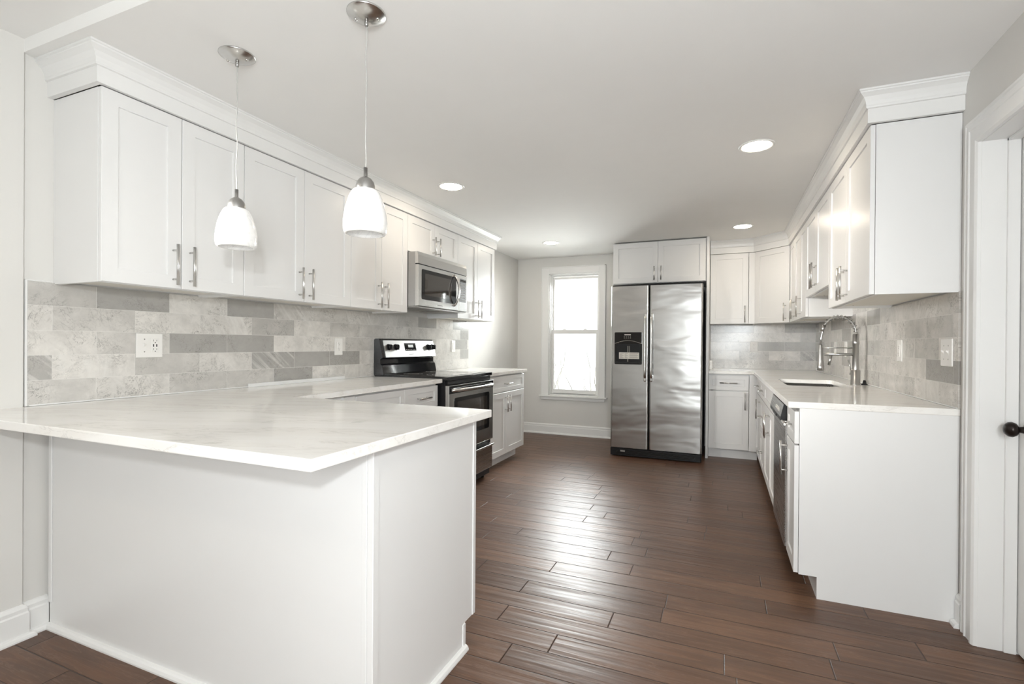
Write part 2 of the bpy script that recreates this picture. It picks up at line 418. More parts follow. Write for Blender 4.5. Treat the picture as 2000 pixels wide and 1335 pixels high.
def sash(x0, x1, y, z0, z1, st, tr_, br, th=0.028):
    b = NB()
    box(b, x0, x0+st, y, y+th, z0, z1, 0.002); box(b, x1-st, x1, y, y+th, z0, z1, 0.002)
    box(b, x0+st, x1-st, y, y+th, z0, z0+br, 0.002); box(b, x0+st, x1-st, y, y+th, z1-tr_, z1, 0.002)
    s = obj('window_sash', b, TRIM, w)
    obj('pane', box(NB(), x0+st-0.004, x1-st+0.004, y+th*0.5, y+th*0.5+0.004, z0+br-0.004, z1-tr_+0.004), GLASS, s)
    return s
sash(0.474, 1.099, YB+0.085, 1.335, 2.066, 0.022, 0.03, 0.03)
sash(0.474, 1.099, YB+0.05, 0.524, 1.368, 0.028, 0.052, 0.062)
b = NB()
for xx in (0.62, 0.90): box(b, xx, xx+0.05, YB+0.055, YB+0.078, 1.368, 1.376, 0.002); cyl(b, (xx+0.025, YB+0.066, 1.376), (xx+0.025, YB+0.066, 1.384), 0.009, 12)
obj('sash_lock', b, TRIM, w)
b = NB(); box(b, 0.50, 1.07, YB+0.045, YB+0.055, 0.53, 0.536); box(b, 0.474, 1.099, YB+0.03, YB+0.046, 0.514, 0.520)
obj('weather_strip', b, GREYSLOT, w)
# outside: pale, sunlit yard with a rough bank of brush
b = NB(); box(b, -14, 12, YB+0.3, 40, -0.9, -0.8)
o = obj('yard', b, GROUND); o['kind'] = 'structure'
b = NB()
for i in range(60):
    x = random.uniform(-7, 1.5); y = random.uniform(14, 19); h = random.uniform(0.6, 2.6)
    a0 = Vector((x, y, -0.8)); p = [a0]
    for k in range(4): p.append(p[-1]+Vector((random.uniform(-.25, .25), random.uniform(-.2, .2), h/4)))
    tube(b, p, [0.03, 0.025, 0.018, 0.012, 0.005], 5)
o = obj('bare_brush', b, BARK); o['kind'] = 'stuff'; tag(o, 'pale bare brush in the yard, seen washed out through the window', 'brush')

# ------------------------------------------------------------------ door in the right wall
d1 = sroot('door_1')
CP = [(0.0, 0.0), (0.0, 0.014), (0.010, 0.020), (0.022, 0.020), (0.026, 0.015), (0.062, 0.015), (0.066, 0.019), (0.074, 0.019), (0.078, 0.013), (0.092, 0.013), (0.097, 0.017), (0.104, 0.017), (0.112, 0.010), (0.115, 0.0)]
b = NB()   # moulded casing mitred round the opening
def casing(bm, ya, yb_, zt, sgn=-1):
    rings = []
    for (yy, zz, dy, dz) in ((yb_, 0, 1, 0), (yb_, zt, 1, 1), (ya, zt, -1, 1), (ya, 0, -1, 0)):
        rings.append([bm.verts.new((XR+sgn*t_, yy+dy*o_, zz+dz*o_)) for o_, t_ in CP])
    for A, B in zip(rings, rings[1:]):
        for k in range(len(CP)-1): bm.faces.new((A[k], A[k+1], B[k+1], B[k]))
    bm.faces.new(rings[0]); bm.faces.new(rings[-1])
casing(b, DY0, DY1, DZ)
obj('door_casing', b, TRIM, d1)
b = NB()
box(b, XR-0.002, XR+0.16, DY1-0.0015, DY1+0.02, 0, DZ-0.0015); box(b, XR-0.002, XR+0.16, DY0-0.02, DY0+0.0015, 0, DZ-0.0015); box(b, XR-0.002, XR+0.16, DY0, DY1, DZ-0.0015, DZ+0.02)
box(b, XR+0.075, XR+0.113, DY1-0.012, DY1, 0, DZ, 0.002); box(b, XR+0.075, XR+0.113, DY0, DY0+0.012, 0, DZ, 0.002); box(b, XR+0.075, XR+0.113, DY0, DY1, DZ-0.012, DZ, 0.002)
obj('door_jamb', b, TRIM, d1)
b = NB(); DX = XR+0.116
box(b, DX, DX+0.035, DY0+0.004, DY1-0.003, 0.008, DZ-0.004, 0.002)
leaf = obj('door_leaf', b, TRIM, d1)
b = NB()
for (z0, z1) in ((0.2, 0.80), (0.98, 1.86)):
    for (y0, y1) in ((DY0+0.11, 2.0), (2.06, DY1-0.11)):
        for (ya, yb_, za, zb_) in ((y0, y1, z0, z0+0.018), (y0, y1, z1-0.018, z1), (y0, y0+0.018, z0, z1), (y1-0.018, y1, z0, z1)):
            box(b, DX-0.006, DX+0.002, ya, yb_, za, zb_, 0.003)
obj('panel_moulding', b, TRIM, leaf)
b = NB(); kc = (DX, 2.350, 0.872)
lathe(b, [(0.0, 0.0), (0.033, 0.0), (0.033, -0.004), (0.029, -0.010), (0.020, -0.014), (0.013, -0.018), (0.011, -0.034), (0.014, -0.038), (0.024, -0.044), (0.0285, -0.054), (0.0265, -0.065), (0.018, -0.074), (0.008, -0.078), (0.0, -0.079)], kc, 'x', 32)
obj('door_knob', b, BRONZE, leaf)

# ------------------------------------------------------------------ tiled backsplashes
def backsplash(name, bm, mat, label): tag(obj(name, bm, mat), label, 'backsplash')
b = NB(); box(b, 0.0005, 0.010, 1.044, 4.655, CT+0.001, ZB+0.006)
bs1 = thing('tile_backsplash', 'grey marble subway tile backsplash on the left wall behind the range', 'backsplash')
obj('tile_field', b, TILE_Y, bs1)
b = NB(); box(b, 0.0005, 0.012, 1.037, 1.044, CT+0.001, ZB+0.008, 0.001); box(b, 0.0005, 0.012, 1.037, 1.125, ZB+0.006, ZB+0.010, 0.001); box(b, 0.010, 0.013, 1.05, 3.08, CT+0.001, CT+0.006)
obj('edge_trim', b, TRIM, bs1)
bs2 = thing('tile_backsplash', 'grey marble subway tile backsplash on the back wall right of the refrigerator', 'backsplash')
obj('tile_field', box(NB(), 2.445, XR-0.010, YB-0.010, YB-0.0005, CT+0.001, ZB+0.008), TILE_X, bs2)
bs3 = thing('tile_backsplash', 'grey marble subway tile backsplash on the right wall behind the sink faucet', 'backsplash')
b = NB(); box(b, XR-0.010, XR-0.0005, 2.598, YB-0.010, CT+0.001, ZB+0.004); box(b, XR-0.010, XR-0.0015, 3.53, 4.42, ZB+0.004, 1.565)
obj('tile_field', b, TILE_Y, bs3)
obj('caulk_line', box(NB(), XR-0.013, XR-0.010, 2.602, YB-0.012, CT+0.001, CT+0.005), TRIM, bs3)

# ------------------------------------------------------------------ cabinet parts (local frame: front faces -y, x to the right, z up)
def shaker_bm(x0, x1, z0, z1, yf, th=0.019, rail=0.057, rec=0.007):
    b = NB(); g = 0.0
    A = [(x0, z0), (x1, z0), (x1, z1), (x0, z1)]
    B = [(x0+rail, z0+rail), (x1-rail, z0+rail), (x1-rail, z1-rail), (x0+rail, z1-rail)]
    e = 0.0015
    O = [(x0+e, z0+e), (x1-e, z0+e), (x1-e, z1-e), (x0+e, z1-e)]
    vb = [b.verts.new((x, yf+th, z)) for x, z in A]; vf0 = [b.verts.new((x, yf+e, z)) for x, z in A]
    vf = [b.verts.new((x, yf, z)) for x, z in O]; vi = [b.verts.new((x, yf, z)) for x, z in B]
    c = [(B[0][0]+.0015, B[0][1]+.0015), (B[1][0]-.0015, B[1][1]+.0015), (B[2][0]-.0015, B[2][1]-.0015), (B[3][0]+.0015, B[3][1]-.0015)]
    vr = [b.verts.new((x, yf+rec, z)) for x, z in c]
    b.faces.new(vb); b.faces.new(vr)
    for P, Q in ((vb, vf0), (vf0, vf), (vf, vi), (vi, vr)):
        for i in range(4): b.faces.new((P[i], P[(i+1) % 4], Q[(i+1) % 4], Q[i]))
    return b
def pull(parent, x, z, yf, L=0.178, vert=True):
    b = NB(); s = 0.033; r = 0.0058; c = L/2; pc = L*0.36
    if vert:
        cyl(b, (x, yf-s, z-c), (x, yf-s, z+c), r, 14)
        for k in (-pc, pc): cyl(b, (x, yf, z+k), (x, yf-s, z+k), 0.0045, 10)
    else:
        cyl(b, (x-c, yf-s, z), (x+c, yf-s, z), r, 14)
        for k in (-pc, pc): cyl(b, (x+k, yf, z), (x+k, yf-s, z), 0.0045, 10)
    return obj('handle', b, HANDLE, parent)
G = 0.0015
def door(root, x0, x1, z0, z1, hside=None, hz=None, yf=-0.021, hl=0.178):
    d = obj('door', shaker_bm(x0+G, x1-G, z0, z1, yf), WHITE, root)
    if hside:
        hx = x1-0.036 if hside == 'r' else x0+0.036
        pull(d, hx, hz, yf, hl)
    return d
def drawer(root, x0, x1, z0, z1, yf=-0.021, hl=0.15, handle=True, rail=0.040):
    d = obj('drawer', shaker_bm(x0+G, x1-G, z0, z1, yf, rail=rail), WHITE, root)
    if handle: pull(d, (x0+x1)/2, (z0+z1)/2, yf, hl, False)
    return d
def upper_body(root, w, z0, z1, D):
    b = NB(); t = 0.016
    box(b, 0, t, 0, D, z0, z1, 0.0008); box(b, w-t, w, 0, D, z0, z1, 0.0008)
    box(b, t, w-t, 0.0, 0.018, z0, z0+0.035); box(b, t, w-t, 0.0, 0.018, z1-0.04, z1)
    box(b, t, t+0.022, 0.0, 0.018, z0+0.035, z1-0.04); box(b, w-t-0.022, w-t, 0.0, 0.018, z0+0.035, z1-0.04)
    box(b, t, w-t, 0.018, D, z1-t, z1); box(b, t, w-t, D-0.01, D, z0+0.012, z1-t)
    body = obj('carcass', b, WHITE, root)
    b = NB(); box(b, t, w-t, 0.018, D-0.01, z0+0.014, z0+0.028)
    for xx in (t+0.02, w-t-0.05):
        box(b, xx, xx+0.03, 0.03, 0.045, z0+0.006, z0+0.014)
    obj('bottom_panel', b, UNDER, root)
    b = NB(); n = 2
    for xx in (0.05, w-0.05): obj('screw_hole', cyl(NB(), (xx, 0.10, z0+0.0135), (xx, 0.10, z0+0.0142), 0.004, 10), BLACK, root)
    return body
def upper(label, loc, rz, w, z0, z1, D, n=2, group=None, single='r', hz_off=0.105, hl=0.178):
    t = thing('wall_cabinet', label, 'cabinet', loc, rz, group); upper_body(t, w, z0, z1, D)
    hz = z0+hz_off
    if n == 2:
        door(t, 0, w/2, z0+0.002, z1-0.001, 'r', hz, hl=hl); door(t, w/2, w, z0+0.002, z1-0.001, 'l', hz, hl=hl)
    else: door(t, 0, w, z0+0.002, z1-0.001, single, hz, hl=hl)
    return t
def base_body(root, w, D, z1=0.884, left_end=False, right_end=False):
    b = NB(); t = 0.018; kick = 0.075
    poly = [(0, 0.102), (kick, 0.102), (kick, 0), (D, 0), (D, z1), (0, z1)]
    prism(b, poly, 'x', 0, t); prism(b, poly, 'x', w-t, w)
    box(b, t, w-t, 0.0, 0.018, 0.102, 0.14); box(b, t, w-t, 0, 0.018, z1-0.035, z1); box(b, t, w-t, 0, 0.018, 0.700, 0.722)
    box(b, t, t+0.02, 0, 0.018, 0.14, z1-0.035); box(b, w-t-0.02, w-t, 0, 0.018, 0.14, z1-0.035)
    box(b, t, w-t, 0.018, D, 0.102, 0.118); box(b, t, w-t, D-0.01, D, 0.118, z1)
    body = obj('carcass', b, WHITE, root)
    obj('toe_kick', box(NB(), t, w-t, kick, kick+0.014, 0, 0.102), WHITE, root)
    return body
DRZ0, DRZ1, DOZ0, DOZ1 = 0.716, 0.868, 0.108, 0.708

# ------------------------------------------------------------------ left wall: upper cabinets, faces look along +x
LX, LD = 0.308, 0.307
HP = PI/2
defs = [(1.129, 0.610, 'white two-door wall cabinet above the peninsula, nearest the left edge, behind the far pendant'),
        (1.739, 0.762, 'white two-door wall cabinet second from the near end of the left row'),
        (2.501, 0.609, 'white two-door wall cabinet just before the microwave, partly behind a pendant shade')]
for y, w_, lab in defs:
    upper(lab, (LX, y, 0), HP, w_, ZB, ZT, LD, group=None)
upper('short white two-door wall cabinet directly above the microwave', (LX, 3.110, 0), HP, 0.762, 1.888, ZT, LD, hz_off=0.098, hl=0.150)
upper('white two-door wall cabinet at the far end of the left row, beyond the microwave', (LX, 3.872, 0), HP, 0.762, ZB, ZT, LD)
CROWN = [(0.0, 2.176), (0.020, 2.176), (0.020, 2.238), (0.027, 2.240), (0.029, 2.247), (0.028, 2.252), (0.031, 2.268), (0.040, 2.286), (0.052, 2.297), (0.056, 2.300), (0.056, 2.306), (0.061, 2.308), (0.061, 2.3155), (0.0, 2.3155)]
tag(obj('crown_moulding', sweep(NB(), [(0.0005, 4.636), (0.325, 4.636), (0.325, 1.127), (0.0005, 1.127)][::-1], CROWN), TRIM),
    'white stepped crown moulding running over the left wall cabinets to the ceiling', 'crown moulding')

# ------------------------------------------------------------------ right wall uppers (faces look along -x); local x runs towards the camera
RX, RD = XR-0.308, 0.307
upper('tall white two-door wall cabinet nearest the camera on the right wall', (RX, 3.518, 0), -HP, 0.914, ZB, ZT, RD)
upper('short white two-door wall cabinet above the sink on the right wall', (RX, 4.432, 0), -HP, 0.914, 1.560, ZT, RD, hz_off=0.12)
upper('narrow white wall cabinet with one door just beyond the sink cabinet', (RX, 4.737, 0), -HP, 0.305, ZB, ZT, RD, n=1, single='l')
upper('white two-door wall cabinet on the right wall next to the diagonal corner cabinet', (RX, 5.42, 0), -HP, 0.683, ZB, ZT, RD)
# diagonal corner cabinet
CXa, CYa = 2.893, YB-0.308      # left front corner
CXb, CYb = XR-0.308, 5.42       # right front corner
t = thing('corner_wall_cabinet', 'white diagonal corner wall cabinet with a single door', 'cabinet', (CXa, CYa, 0), 0)
b = NB(); poly = [(0, 0), (CXb-CXa, CYb-CYa), (XR-0.001-CXa, CYb-CYa), (XR-0.001-CXa, YB-0.001-CYa), (0, YB-0.001-CYa)]
prism(b, poly, 'z', ZB+0.012, ZT)
dx, dy = CXb-CXa, CYb-CYa; DL = math.hypot(dx, dy); ang = math.atan2(dy, dx)
mt = Matrix.Rotation(ang, 4, 'Z')
b2 = box(NB(), 0, DL, 0, 0.016, ZB, ZB+0.014); b2.transform(mt)
me_ = bpy.data.meshes.new('tmp'); b2.to_mesh(me_); b2.free(); b.from_mesh(me_); bpy.data.meshes.remove(me_)
obj('carcass', b, WHITE, t)
db = shaker_bm(0.018, DL-0.018, ZB+0.002, ZT-0.001, -0.021); db.transform(mt); d = obj('door', db, WHITE, t)
hb = NB(); hx = DL-0.055; z = ZB+0.105
cyl(hb, (hx, -0.054, z-0.089), (hx, -0.054, z+0.089), 0.0058, 14)
for k in (-0.064, 0.064): cyl(hb, (hx, -0.021, z+k), (hx, -0.054, z+k), 0.0045, 10)
hb.transform(mt); obj('handle', hb, HANDLE, d)
# back wall upper
t = thing('wall_cabinet', 'white single-door wall cabinet on the back wall between refrigerator and corner', 'cabinet', (2.446, YB-0.308, 0), 0)
upper_body(t, 0.447, ZB, ZT, 0.307)
door(t, 0.0, 0.385, ZB+0.002, ZT-0.001, 'r', ZB+0.105)
obj('filler_strip', box(NB(), 0.388, 0.446, -0.018, 0, ZB+0.001, ZT), WHITE, t)
tag(obj('crown_moulding', sweep(NB(), [(XR-0.0005, 2.602), (XR-0.325, 2.602), (XR-0.325, CYb+0.007), (CXa-0.007, YB-0.325), (2.446, YB-0.325)][::-1], CROWN), TRIM),
    'white crown moulding over the right wall cabinets, turning diagonally at the corner', 'crown moulding')

# over-fridge cabinet and fridge side panel
t = thing('wall_cabinet', 'deep white two-door cabinet above the stainless refrigerator', 'cabinet', (1.428, 5.42, 0), 0)
b = NB(); box(b, 0, 0.985, 0, YB-5.42-0.001, 1.852, 2.306, 0.001); obj('carcass', b, WHITE, t)
door(t, 0.004, 0.492, 1.856, 2.300, 'r', 1.955, hl=0.15); door(t, 0.492, 0.980, 1.856, 2.300, 'l', 1.955, hl=0.15)
tag(obj('refrigerator_surround', box(NB(), 2.416, 2.442, 5.395, YB-0.001, 0, ZC-0.002, 0.001), WHITE), 'tall white end panel standing against the right side of the refrigerator', 'panel')

# ------------------------------------------------------------------ base cabinets
def base(name, label, loc, rz, w, D, layout, group=None, **kw):
    t = thing(name, label, 'cabinet', loc, rz, group); base_body(t, w, D); layout(t, w); return t
def lay_drawer_doors(t, w, n=2):
    drawer(t, 0, w, DRZ0, DRZ1)
    if n == 2: door(t, 0, w/2, DOZ0, DOZ1, 'r', 0.60, hl=0.16); door(t, w/2, w, DOZ0, DOZ1, 'l', 0.60, hl=0.16)
# left of the range
def lay_l(t, w):
    drawer(t, 0, 0.46, DRZ0, DRZ1, handle=False); drawer(t, 0.46, w, DRZ0, DRZ1)
    door(t, 0, 0.46, DOZ0, DOZ1, 'r', 0.60, hl=0.16); door(t, 0.46, w, DOZ0, DOZ1, 'l', 0.60, hl=0.16)
base('base_cabinet', 'white base cabinet with two drawer fronts on the near side of the range', (0.598, 2.225, 0), HP, 0.866, 0.596, lay_l)
t = thing('corner_base_cabinet', 'white blind corner base cabinet under the L-shaped worktop by the peninsula', 'cabinet', (0.598, 1.75, 0), HP)
obj('carcass', box(NB(), 0, 0.474, 0, 0.596, 0.102, 0.884), WHITE, t); obj('filler_strip', box(NB(), 0.38, 0.474, -0.018, 0, 0.102, 0.87), WHITE, t); obj('toe_kick', box(NB(), 0, 0.474, 0.075, 0.59, 0, 0.102), WHITE, t)
base('base_cabinet', 'white base cabinet with one drawer and two doors beyond the range, near the window', (0.598, 3.884, 0), HP, 0.890, 0.596, lay_drawer_doors)

# peninsula
PY0, PY1, PX1 = 1.113, 1.722, 1.665
t = thing('peninsula_cabinet', 'white panelled peninsula base carrying the marble bar in the foreground', 'cabinet', (0.02, PY0, 0), 0)
b = NB(); box(b, 0.0, PX1-0.02-0.016, 0.006, PY1-PY0, 0.102, 0.884); box(b, 0.0, PX1-0.02-0.016, 0.006, PY1-PY0-0.075, 0.0, 0.102)
obj('carcass', b, WHITE, t)
obj('back_panel', box(NB(), 0.0, PX1-0.022, 0, 0.006, 0.0, 0.884), WHITE, t)
b = NB(); prism(b, [(0.0, 0.0), (PY1-PY0-0.075, 0), (PY1-PY0-0.075, 0.102), (PY1-PY0, 0.102), (PY1-PY0, 0.884), (0.0, 0.884)], 'x', PX1-0.02-0.016, PX1-0.02)
obj('end_panel', b, WHITE, t)
for a in ((0.0, 0.020, -0.006, 0.0, 0.105, 0.884), (PX1-0.02-0.038, PX1-0.02-0.020, -0.005, 0.0, 0.0, 0.884), (PX1-0.02-0.018, PX1-0.02+0.004, -0.006, 0.020, 0.0, 0.884),
          (PX1-0.024, PX1-0.016, PY1-PY0-0.02, PY1-PY0, 0.102, 0.884), (PX1-0.024, PX1-0.016, PY1-PY0-0.095, PY1-PY0-0.075, 0.0, 0.100)):
    obj('corner_strip', box(NB(), *a, 0.0015), WHITE, t)
W_ = PX1-0.02
b = NB(); sweep(b, [(0.0, 0.0), (W_+0.001, 0.0), (W_+0.001, PY1-PY0-0.078)], [(0.0, 0), (0.018, 0), (0.018, 0.006), (0.014, 0.015), (0.008, 0.019), (0, 0.021)])
obj('shoe_moulding', b, TRIM, t)
for (a, c, hs) in ((0.66, 1.15, 'l'), (1.15, 1.64, 'r')):
    db = shaker_bm(a+G, c-G, DOZ0, DRZ1, 0); db.transform(Matrix.Translation((0, PY1-PY0+0.021, 0)) @ Matrix.Scale(-1, 4, (0, 1, 0))); d = obj('door', db, WHITE, t)
    hb = NB(); hx = a+0.036 if hs == 'r' else c-0.036; yy = PY1-PY0+0.021
    cyl(hb, (hx, yy+0.033, 0.62), (hx, yy+0.033, 0.80), 0.0058, 12)
    for z in (0.65, 0.77): cyl(hb, (hx, yy, z), (hx, yy+0.033, z), 0.0045, 8)
    obj('handle', hb, HANDLE, d)

# right run: local x runs towards the camera, faces look along -x
BX, BD = XR-0.600, 0.598
def lay_end(t, w):
    drawer(t, 0, w, DRZ0, DRZ1, hl=0.12); door(t, 0, w, DOZ0, DOZ1, 'l', 0.595, hl=0.178)
base('base_cabinet', 'narrow white base cabinet with blank end panel, nearest the camera on the right', (BX, 2.886, 0), -HP, 0.286, BD, lay_end)
def lay_sink(t, w):
    drawer(t, 0, w, DRZ0, DRZ1, handle=False)
    door(t, 0, w/2, DOZ0, DOZ1, 'r', 0.60); door(t, w/2, w, DOZ0, DOZ1, 'l', 0.60)
base('sink_base_cabinet', 'white two-door base cabinet under the sink, beyond the dishwasher', (BX, 4.398, 0), -HP, 0.905, BD, lay_sink)
def lay_three(t, w):
    drawer(t, 0, w, DRZ0, DRZ1, hl=0.12); drawer(t, 0, w, 0.42, DOZ1, hl=0.12, rail=0.05); drawer(t, 0, w, DOZ0, 0.412, hl=0.12, rail=0.05)
base('drawer_cabinet', 'white three-drawer base cabinet between the sink base and the corner', (BX, 4.855, 0), -HP, 0.456, BD, lay_three)
def lay_c(t, w):
    drawer(t, 0, w, DRZ0, DRZ1, hl=0.12); door(t, 0, w, DOZ0, DOZ1, 'r', 0.60)
base('corner_base_cabinet', 'white base cabinet with one drawer and one door in the right run\'s inner corner', (BX, 5.40, 0), -HP, 0.544, BD, lay_c)
t = thing('base_cabinet', 'white single-drawer single-door base cabinet on the back wall beside the refrigerator panel', 'cabinet', (2.444, 5.44, 0), 0)
base_body(t, 0.47, 0.598)
drawer(t, 0.0, 0.385, DRZ0, DRZ1, hl=0.17); door(t, 0.0, 0.385, DOZ0, DOZ1, 'r', 0.61)
obj('filler_strip', box(NB(), 0.388, 0.474, -0.018, 0, 0.102, 0.882), WHITE, t)

# ------------------------------------------------------------------ worktops
def slab(bm, poly, z0=0.884, z1=CT, bev=0.003):
    prism(bm, poly, 'z', z0, z1)
    es = [e for e in bm.edges if abs(e.verts[0].co.z-e.verts[1].co.z) < 1e-6]
    bmesh.ops.bevel(bm, geom=es, offset=bev, segments=2, profile=0.5, affect='EDGES')
    return bm
tag(obj('worktop', slab(NB(), [(0.0155, 0.829), (1.724, 0.829), (1.724, 1.747), (0.648, 1.747), (0.648, 3.106), (0.0005, 3.106), (0.0005, 1.0305), (0.0155, 1.0305)]), MARBLE),
    'large L-shaped white marble worktop covering the peninsula and running to the range', 'worktop')
tag(obj('worktop', slab(NB(), [(0.0005, 3.880), (0.648, 3.880), (0.648, 4.785), (0.0005, 4.785)]), MARBLE),
    'short white marble worktop beyond the range, beside the window', 'worktop')
# right worktop with the sink cut-out
SX0, SX1, SY0, SY1 = 2.985, 3.365, 3.66, 4.355
b = NB()
outer = [(2.871, 2.596), (XR-0.0005, 2.596), (XR-0.0005, YB-0.0005), (2.444, YB-0.0005), (2.444, 5.392), (2.871, 5.392)]
hole = rrect(SX0, SX1, SY0, SY1, 0.05, 6)
def ring_face(bm, z):
    ov = [bm.verts.new((x, y, z)) for x, y in outer]; hv = [bm.verts.new((x, y, z)) for x, y in hole]
    eo = [bm.edges.new((ov[i], ov[(i+1) % len(ov)])) for i in range(len(ov))]
    eh = [bm.edges.new((hv[i], hv[(i+1) % len(hv)])) for i in range(len(hv))]
    bmesh.ops.triangle_fill(bm, use_beauty=True, edges=eo+eh); return ov, hv
to, th_ = ring_face(b, CT); bo, bh = ring_face(b, 0.884)
for A, B in ((to, bo), (th_, bh)):
    for i in range(len(A)): b.faces.new((A[i], A[(i+1) % len(A)], B[(i+1) % len(B)], B[i]))
es = [e for e in b.edges if len(e.link_faces) == 2 and abs(e.link_faces[0].normal.dot(e.link_faces[1].normal)) < 0.2 and abs(e.verts[0].co.z-CT) < 1e-5 and abs(e.verts[1].co.z-CT) < 1e-5 and e.verts[0] in to and e.verts[1] in to]
b.normal_update()
o = obj('worktop', b, MARBLE); bv = o.modifiers.new('edge', 'BEVEL'); bv.width = 0.003; bv.segments = 2; bv.limit_method = 'ANGLE'; bv.angle_limit = R(60)
tag(o, 'white marble worktop along the right wall with the undermount sink cut-out', 'worktop')

# sink
b = NB(); hz = 0.882
top = rrect(SX0-0.004, SX1+0.004, SY0-0.004, SY1+0.004, 0.054, 6); low = rrect(SX0+0.012, SX1-0.012, SY0+0.012, SY1-0.012, 0.06, 6)
rim = rrect(SX0-0.02, SX1+0.02, SY0-0.02, SY1+0.02, 0.06, 6)
RV = [b.verts.new((x, y, hz)) for x, y in rim]; TV = [b.verts.new((x, y, hz)) for x, y in top]; LV = [b.verts.new((x, y, 0.70)) for x, y in low]
n = len(TV)
for P, Q in ((RV, TV), (TV, LV)):
    for i in range(n): f = b.faces.new((P[i], P[(i+1) % n], Q[(i+1) % n], Q[i])); f.smooth = True
b.faces.new(LV)
t = thing('sink', 'stainless steel undermount sink let into the right worktop', 'sink')
o = obj('basin', b, STEELD, t); sm = o.modifiers.new('sheet', 'SOLIDIFY'); sm.thickness = 0.0015
b = NB(); lathe(b, [(0.0, 0.703), (0.028, 0.703), (0.03, 0.7045), (0.042, 0.7045), (0.044, 0.7015)], ((SX0+SX1)/2, (SY0+SY1)/2, 0)); obj('drain', b, CHROME, t)

# faucet
FX, FY = 3.425, 3.93
t = thing('faucet', 'tall brushed nickel pull-down spring faucet behind the sink', 'faucet', (FX, FY, CT))
b = NB(); lathe(b, [(0, 0), (0.030, 0), (0.0305, 0.004), (0.0285, 0.006), (0.0285, 0.100), (0.022, 0.103), (0, 0.103)]); obj('base', b, NICKEL, t)
b = NB(); lathe(b, [(0.0195, 0.10), (0.0195, 0.275), (0.021, 0.276), (0.021, 0.300), (0.019, 0.302), (0.019, 0.345), (0.014, 0.350), (0, 0.350)]); obj('post', b, NICKEL, t)
AR = 0.100; az = 0.355
arc = [(-AR+AR*math.cos(a), 0, az+AR*1.12*math.sin(a)) for a in [PI*i/40 for i in range(41)]]
hose = arc[:32]+[(-2*AR+0.001*k, 0, az-0.005-k*0.0) for k in range(0)]
tail = [(-2*AR+0.003, 0, az+0.01), (-2*AR-0.006, 0, az-0.04), (-2*AR-0.008, 0, az-0.085)]
b = NB(); tube(b, arc[:38]+tail, 0.0065, 10); obj('hose', b, STEELD, t)
b = NB(); coil = []
turns = 13; N = turns*14
for i in range(N+1):
    s = i/N; a = PI*0.93*s*0.90+0.02; cx_, cz_ = -AR+AR*math.cos(a), az+AR*1.12*math.sin(a)
    ph = 2*PI*turns*s; rad = 0.0135; nx, nz = math.cos(a), math.sin(a)
    coil.append((cx_+nx*rad*math.cos(ph), rad*math.sin(ph), cz_+nz*rad*math.cos(ph)))
tube(b, coil, 0.0022, 6); obj('spring', b, NICKEL, t)
b = NB(); ca = arc[36]; cyl(b, (ca[0]+0.010, 0, ca[2]+0.018), (ca[0]-0.008, 0, ca[2]-0.022), 0.0115, 16); obj('spring_collar', b, NICKEL, t)
SXo = -2*AR-0.008
b = NB(); lathe(b, [(0, 0.275), (0.010, 0.275), (0.0125, 0.270), (0.0125, 0.255), (0.015, 0.250), (0.0165, 0.165), (0.020, 0.155), (0.020, 0.130), (0.0225, 0.126), (0.0225, 0.098), (0.018, 0.094), (0, 0.094)], (SXo, 0, 0)); obj('spray_head', b, NICKEL, t)
b = NB(); cyl(b, (0, 0, 0.252), (SXo, 0, 0.252), 0.0035, 10); obj('spray_holder', b, NICKEL, t)
b = NB(); cyl(b, (0, 0, 0.208), (SXo+0.02, 0, 0.208), 0.0095, 16); cyl(b, (-0.145, 0, 0.202), (-0.158, 0, 0.132), 0.0095, 16); obj('fill_spout', b, NICKEL, t)
b = NB(); cyl(b, (-0.020, 0.012, 0.085), (-0.040, 0.02, 0.17), 0.0032, 10); cyl(b, (0, 0, 0.07), (-0.030, 0.012, 0.078), 0.010, 14); obj('lever', b, NICKEL, t)
b = NB()
lathe(b, [(0, 0), (0.020, 0), (0.020, 0.004), (0.012, 0.010), (0.009, 0.026), (0.007, 0.032), (0, 0.032)], (0, 0, 0))
o = obj('air_gap_cap', b, BLACK); o.location = (XR-0.038, 3.945, CT); tag(o, 'small black cap on the worktop right behind the faucet', 'cap')

# ------------------------------------------------------------------ dishwasher (between the near base cabinet and the sink base)
t = thing('dishwasher', 'stainless dishwasher with dark control strip under the right worktop', 'dishwasher', (BX, 3.488, 0), -HP)
obj('tub', box(NB(), 0.004, 0.596, 0.005, 0.58, 0.09, 0.876), DARK, t)
obj('door', box(NB(), 0.003, 0.597, -0.030, 0.004, 0.115, 0.765, 0.004, 2), STEELD, t)
b = NB(); prism(b, [(-0.030, 0.765), (-0.052, 0.780), (-0.052, 0.800), (-0.036, 0.868), (-0.020, 0.876), (0.004, 0.876), (0.004, 0.765)], 'x', 0.003, 0.597); cp = obj('control_panel', b, BLACK, t)
b = NB(); prism(b, [(-0.0532, 0.800), (-0.0372, 0.868), (-0.0362, 0.868), (-0.0522, 0.800)], 'x', 0.02, 0.585); obj('panel_face', b, STEELD, cp)
b = NB()
for i in range(7): xx = 0.30+0.032*i; prism(b, [(-0.0505, 0.820), (-0.0455, 0.840), (-0.0445, 0.840), (-0.0495, 0.820)], 'x', xx, xx+0.018)
obj('button', b, PALEINK, cp)
obj('handle', box(NB(), 0.20, 0.40, -0.056, -0.044, 0.778, 0.792, 0.003), BLACK, t)
obj('toe_panel', box(NB(), 0.003, 0.597, 0.050, 0.060, 0.0, 0.112), BLACK, t)

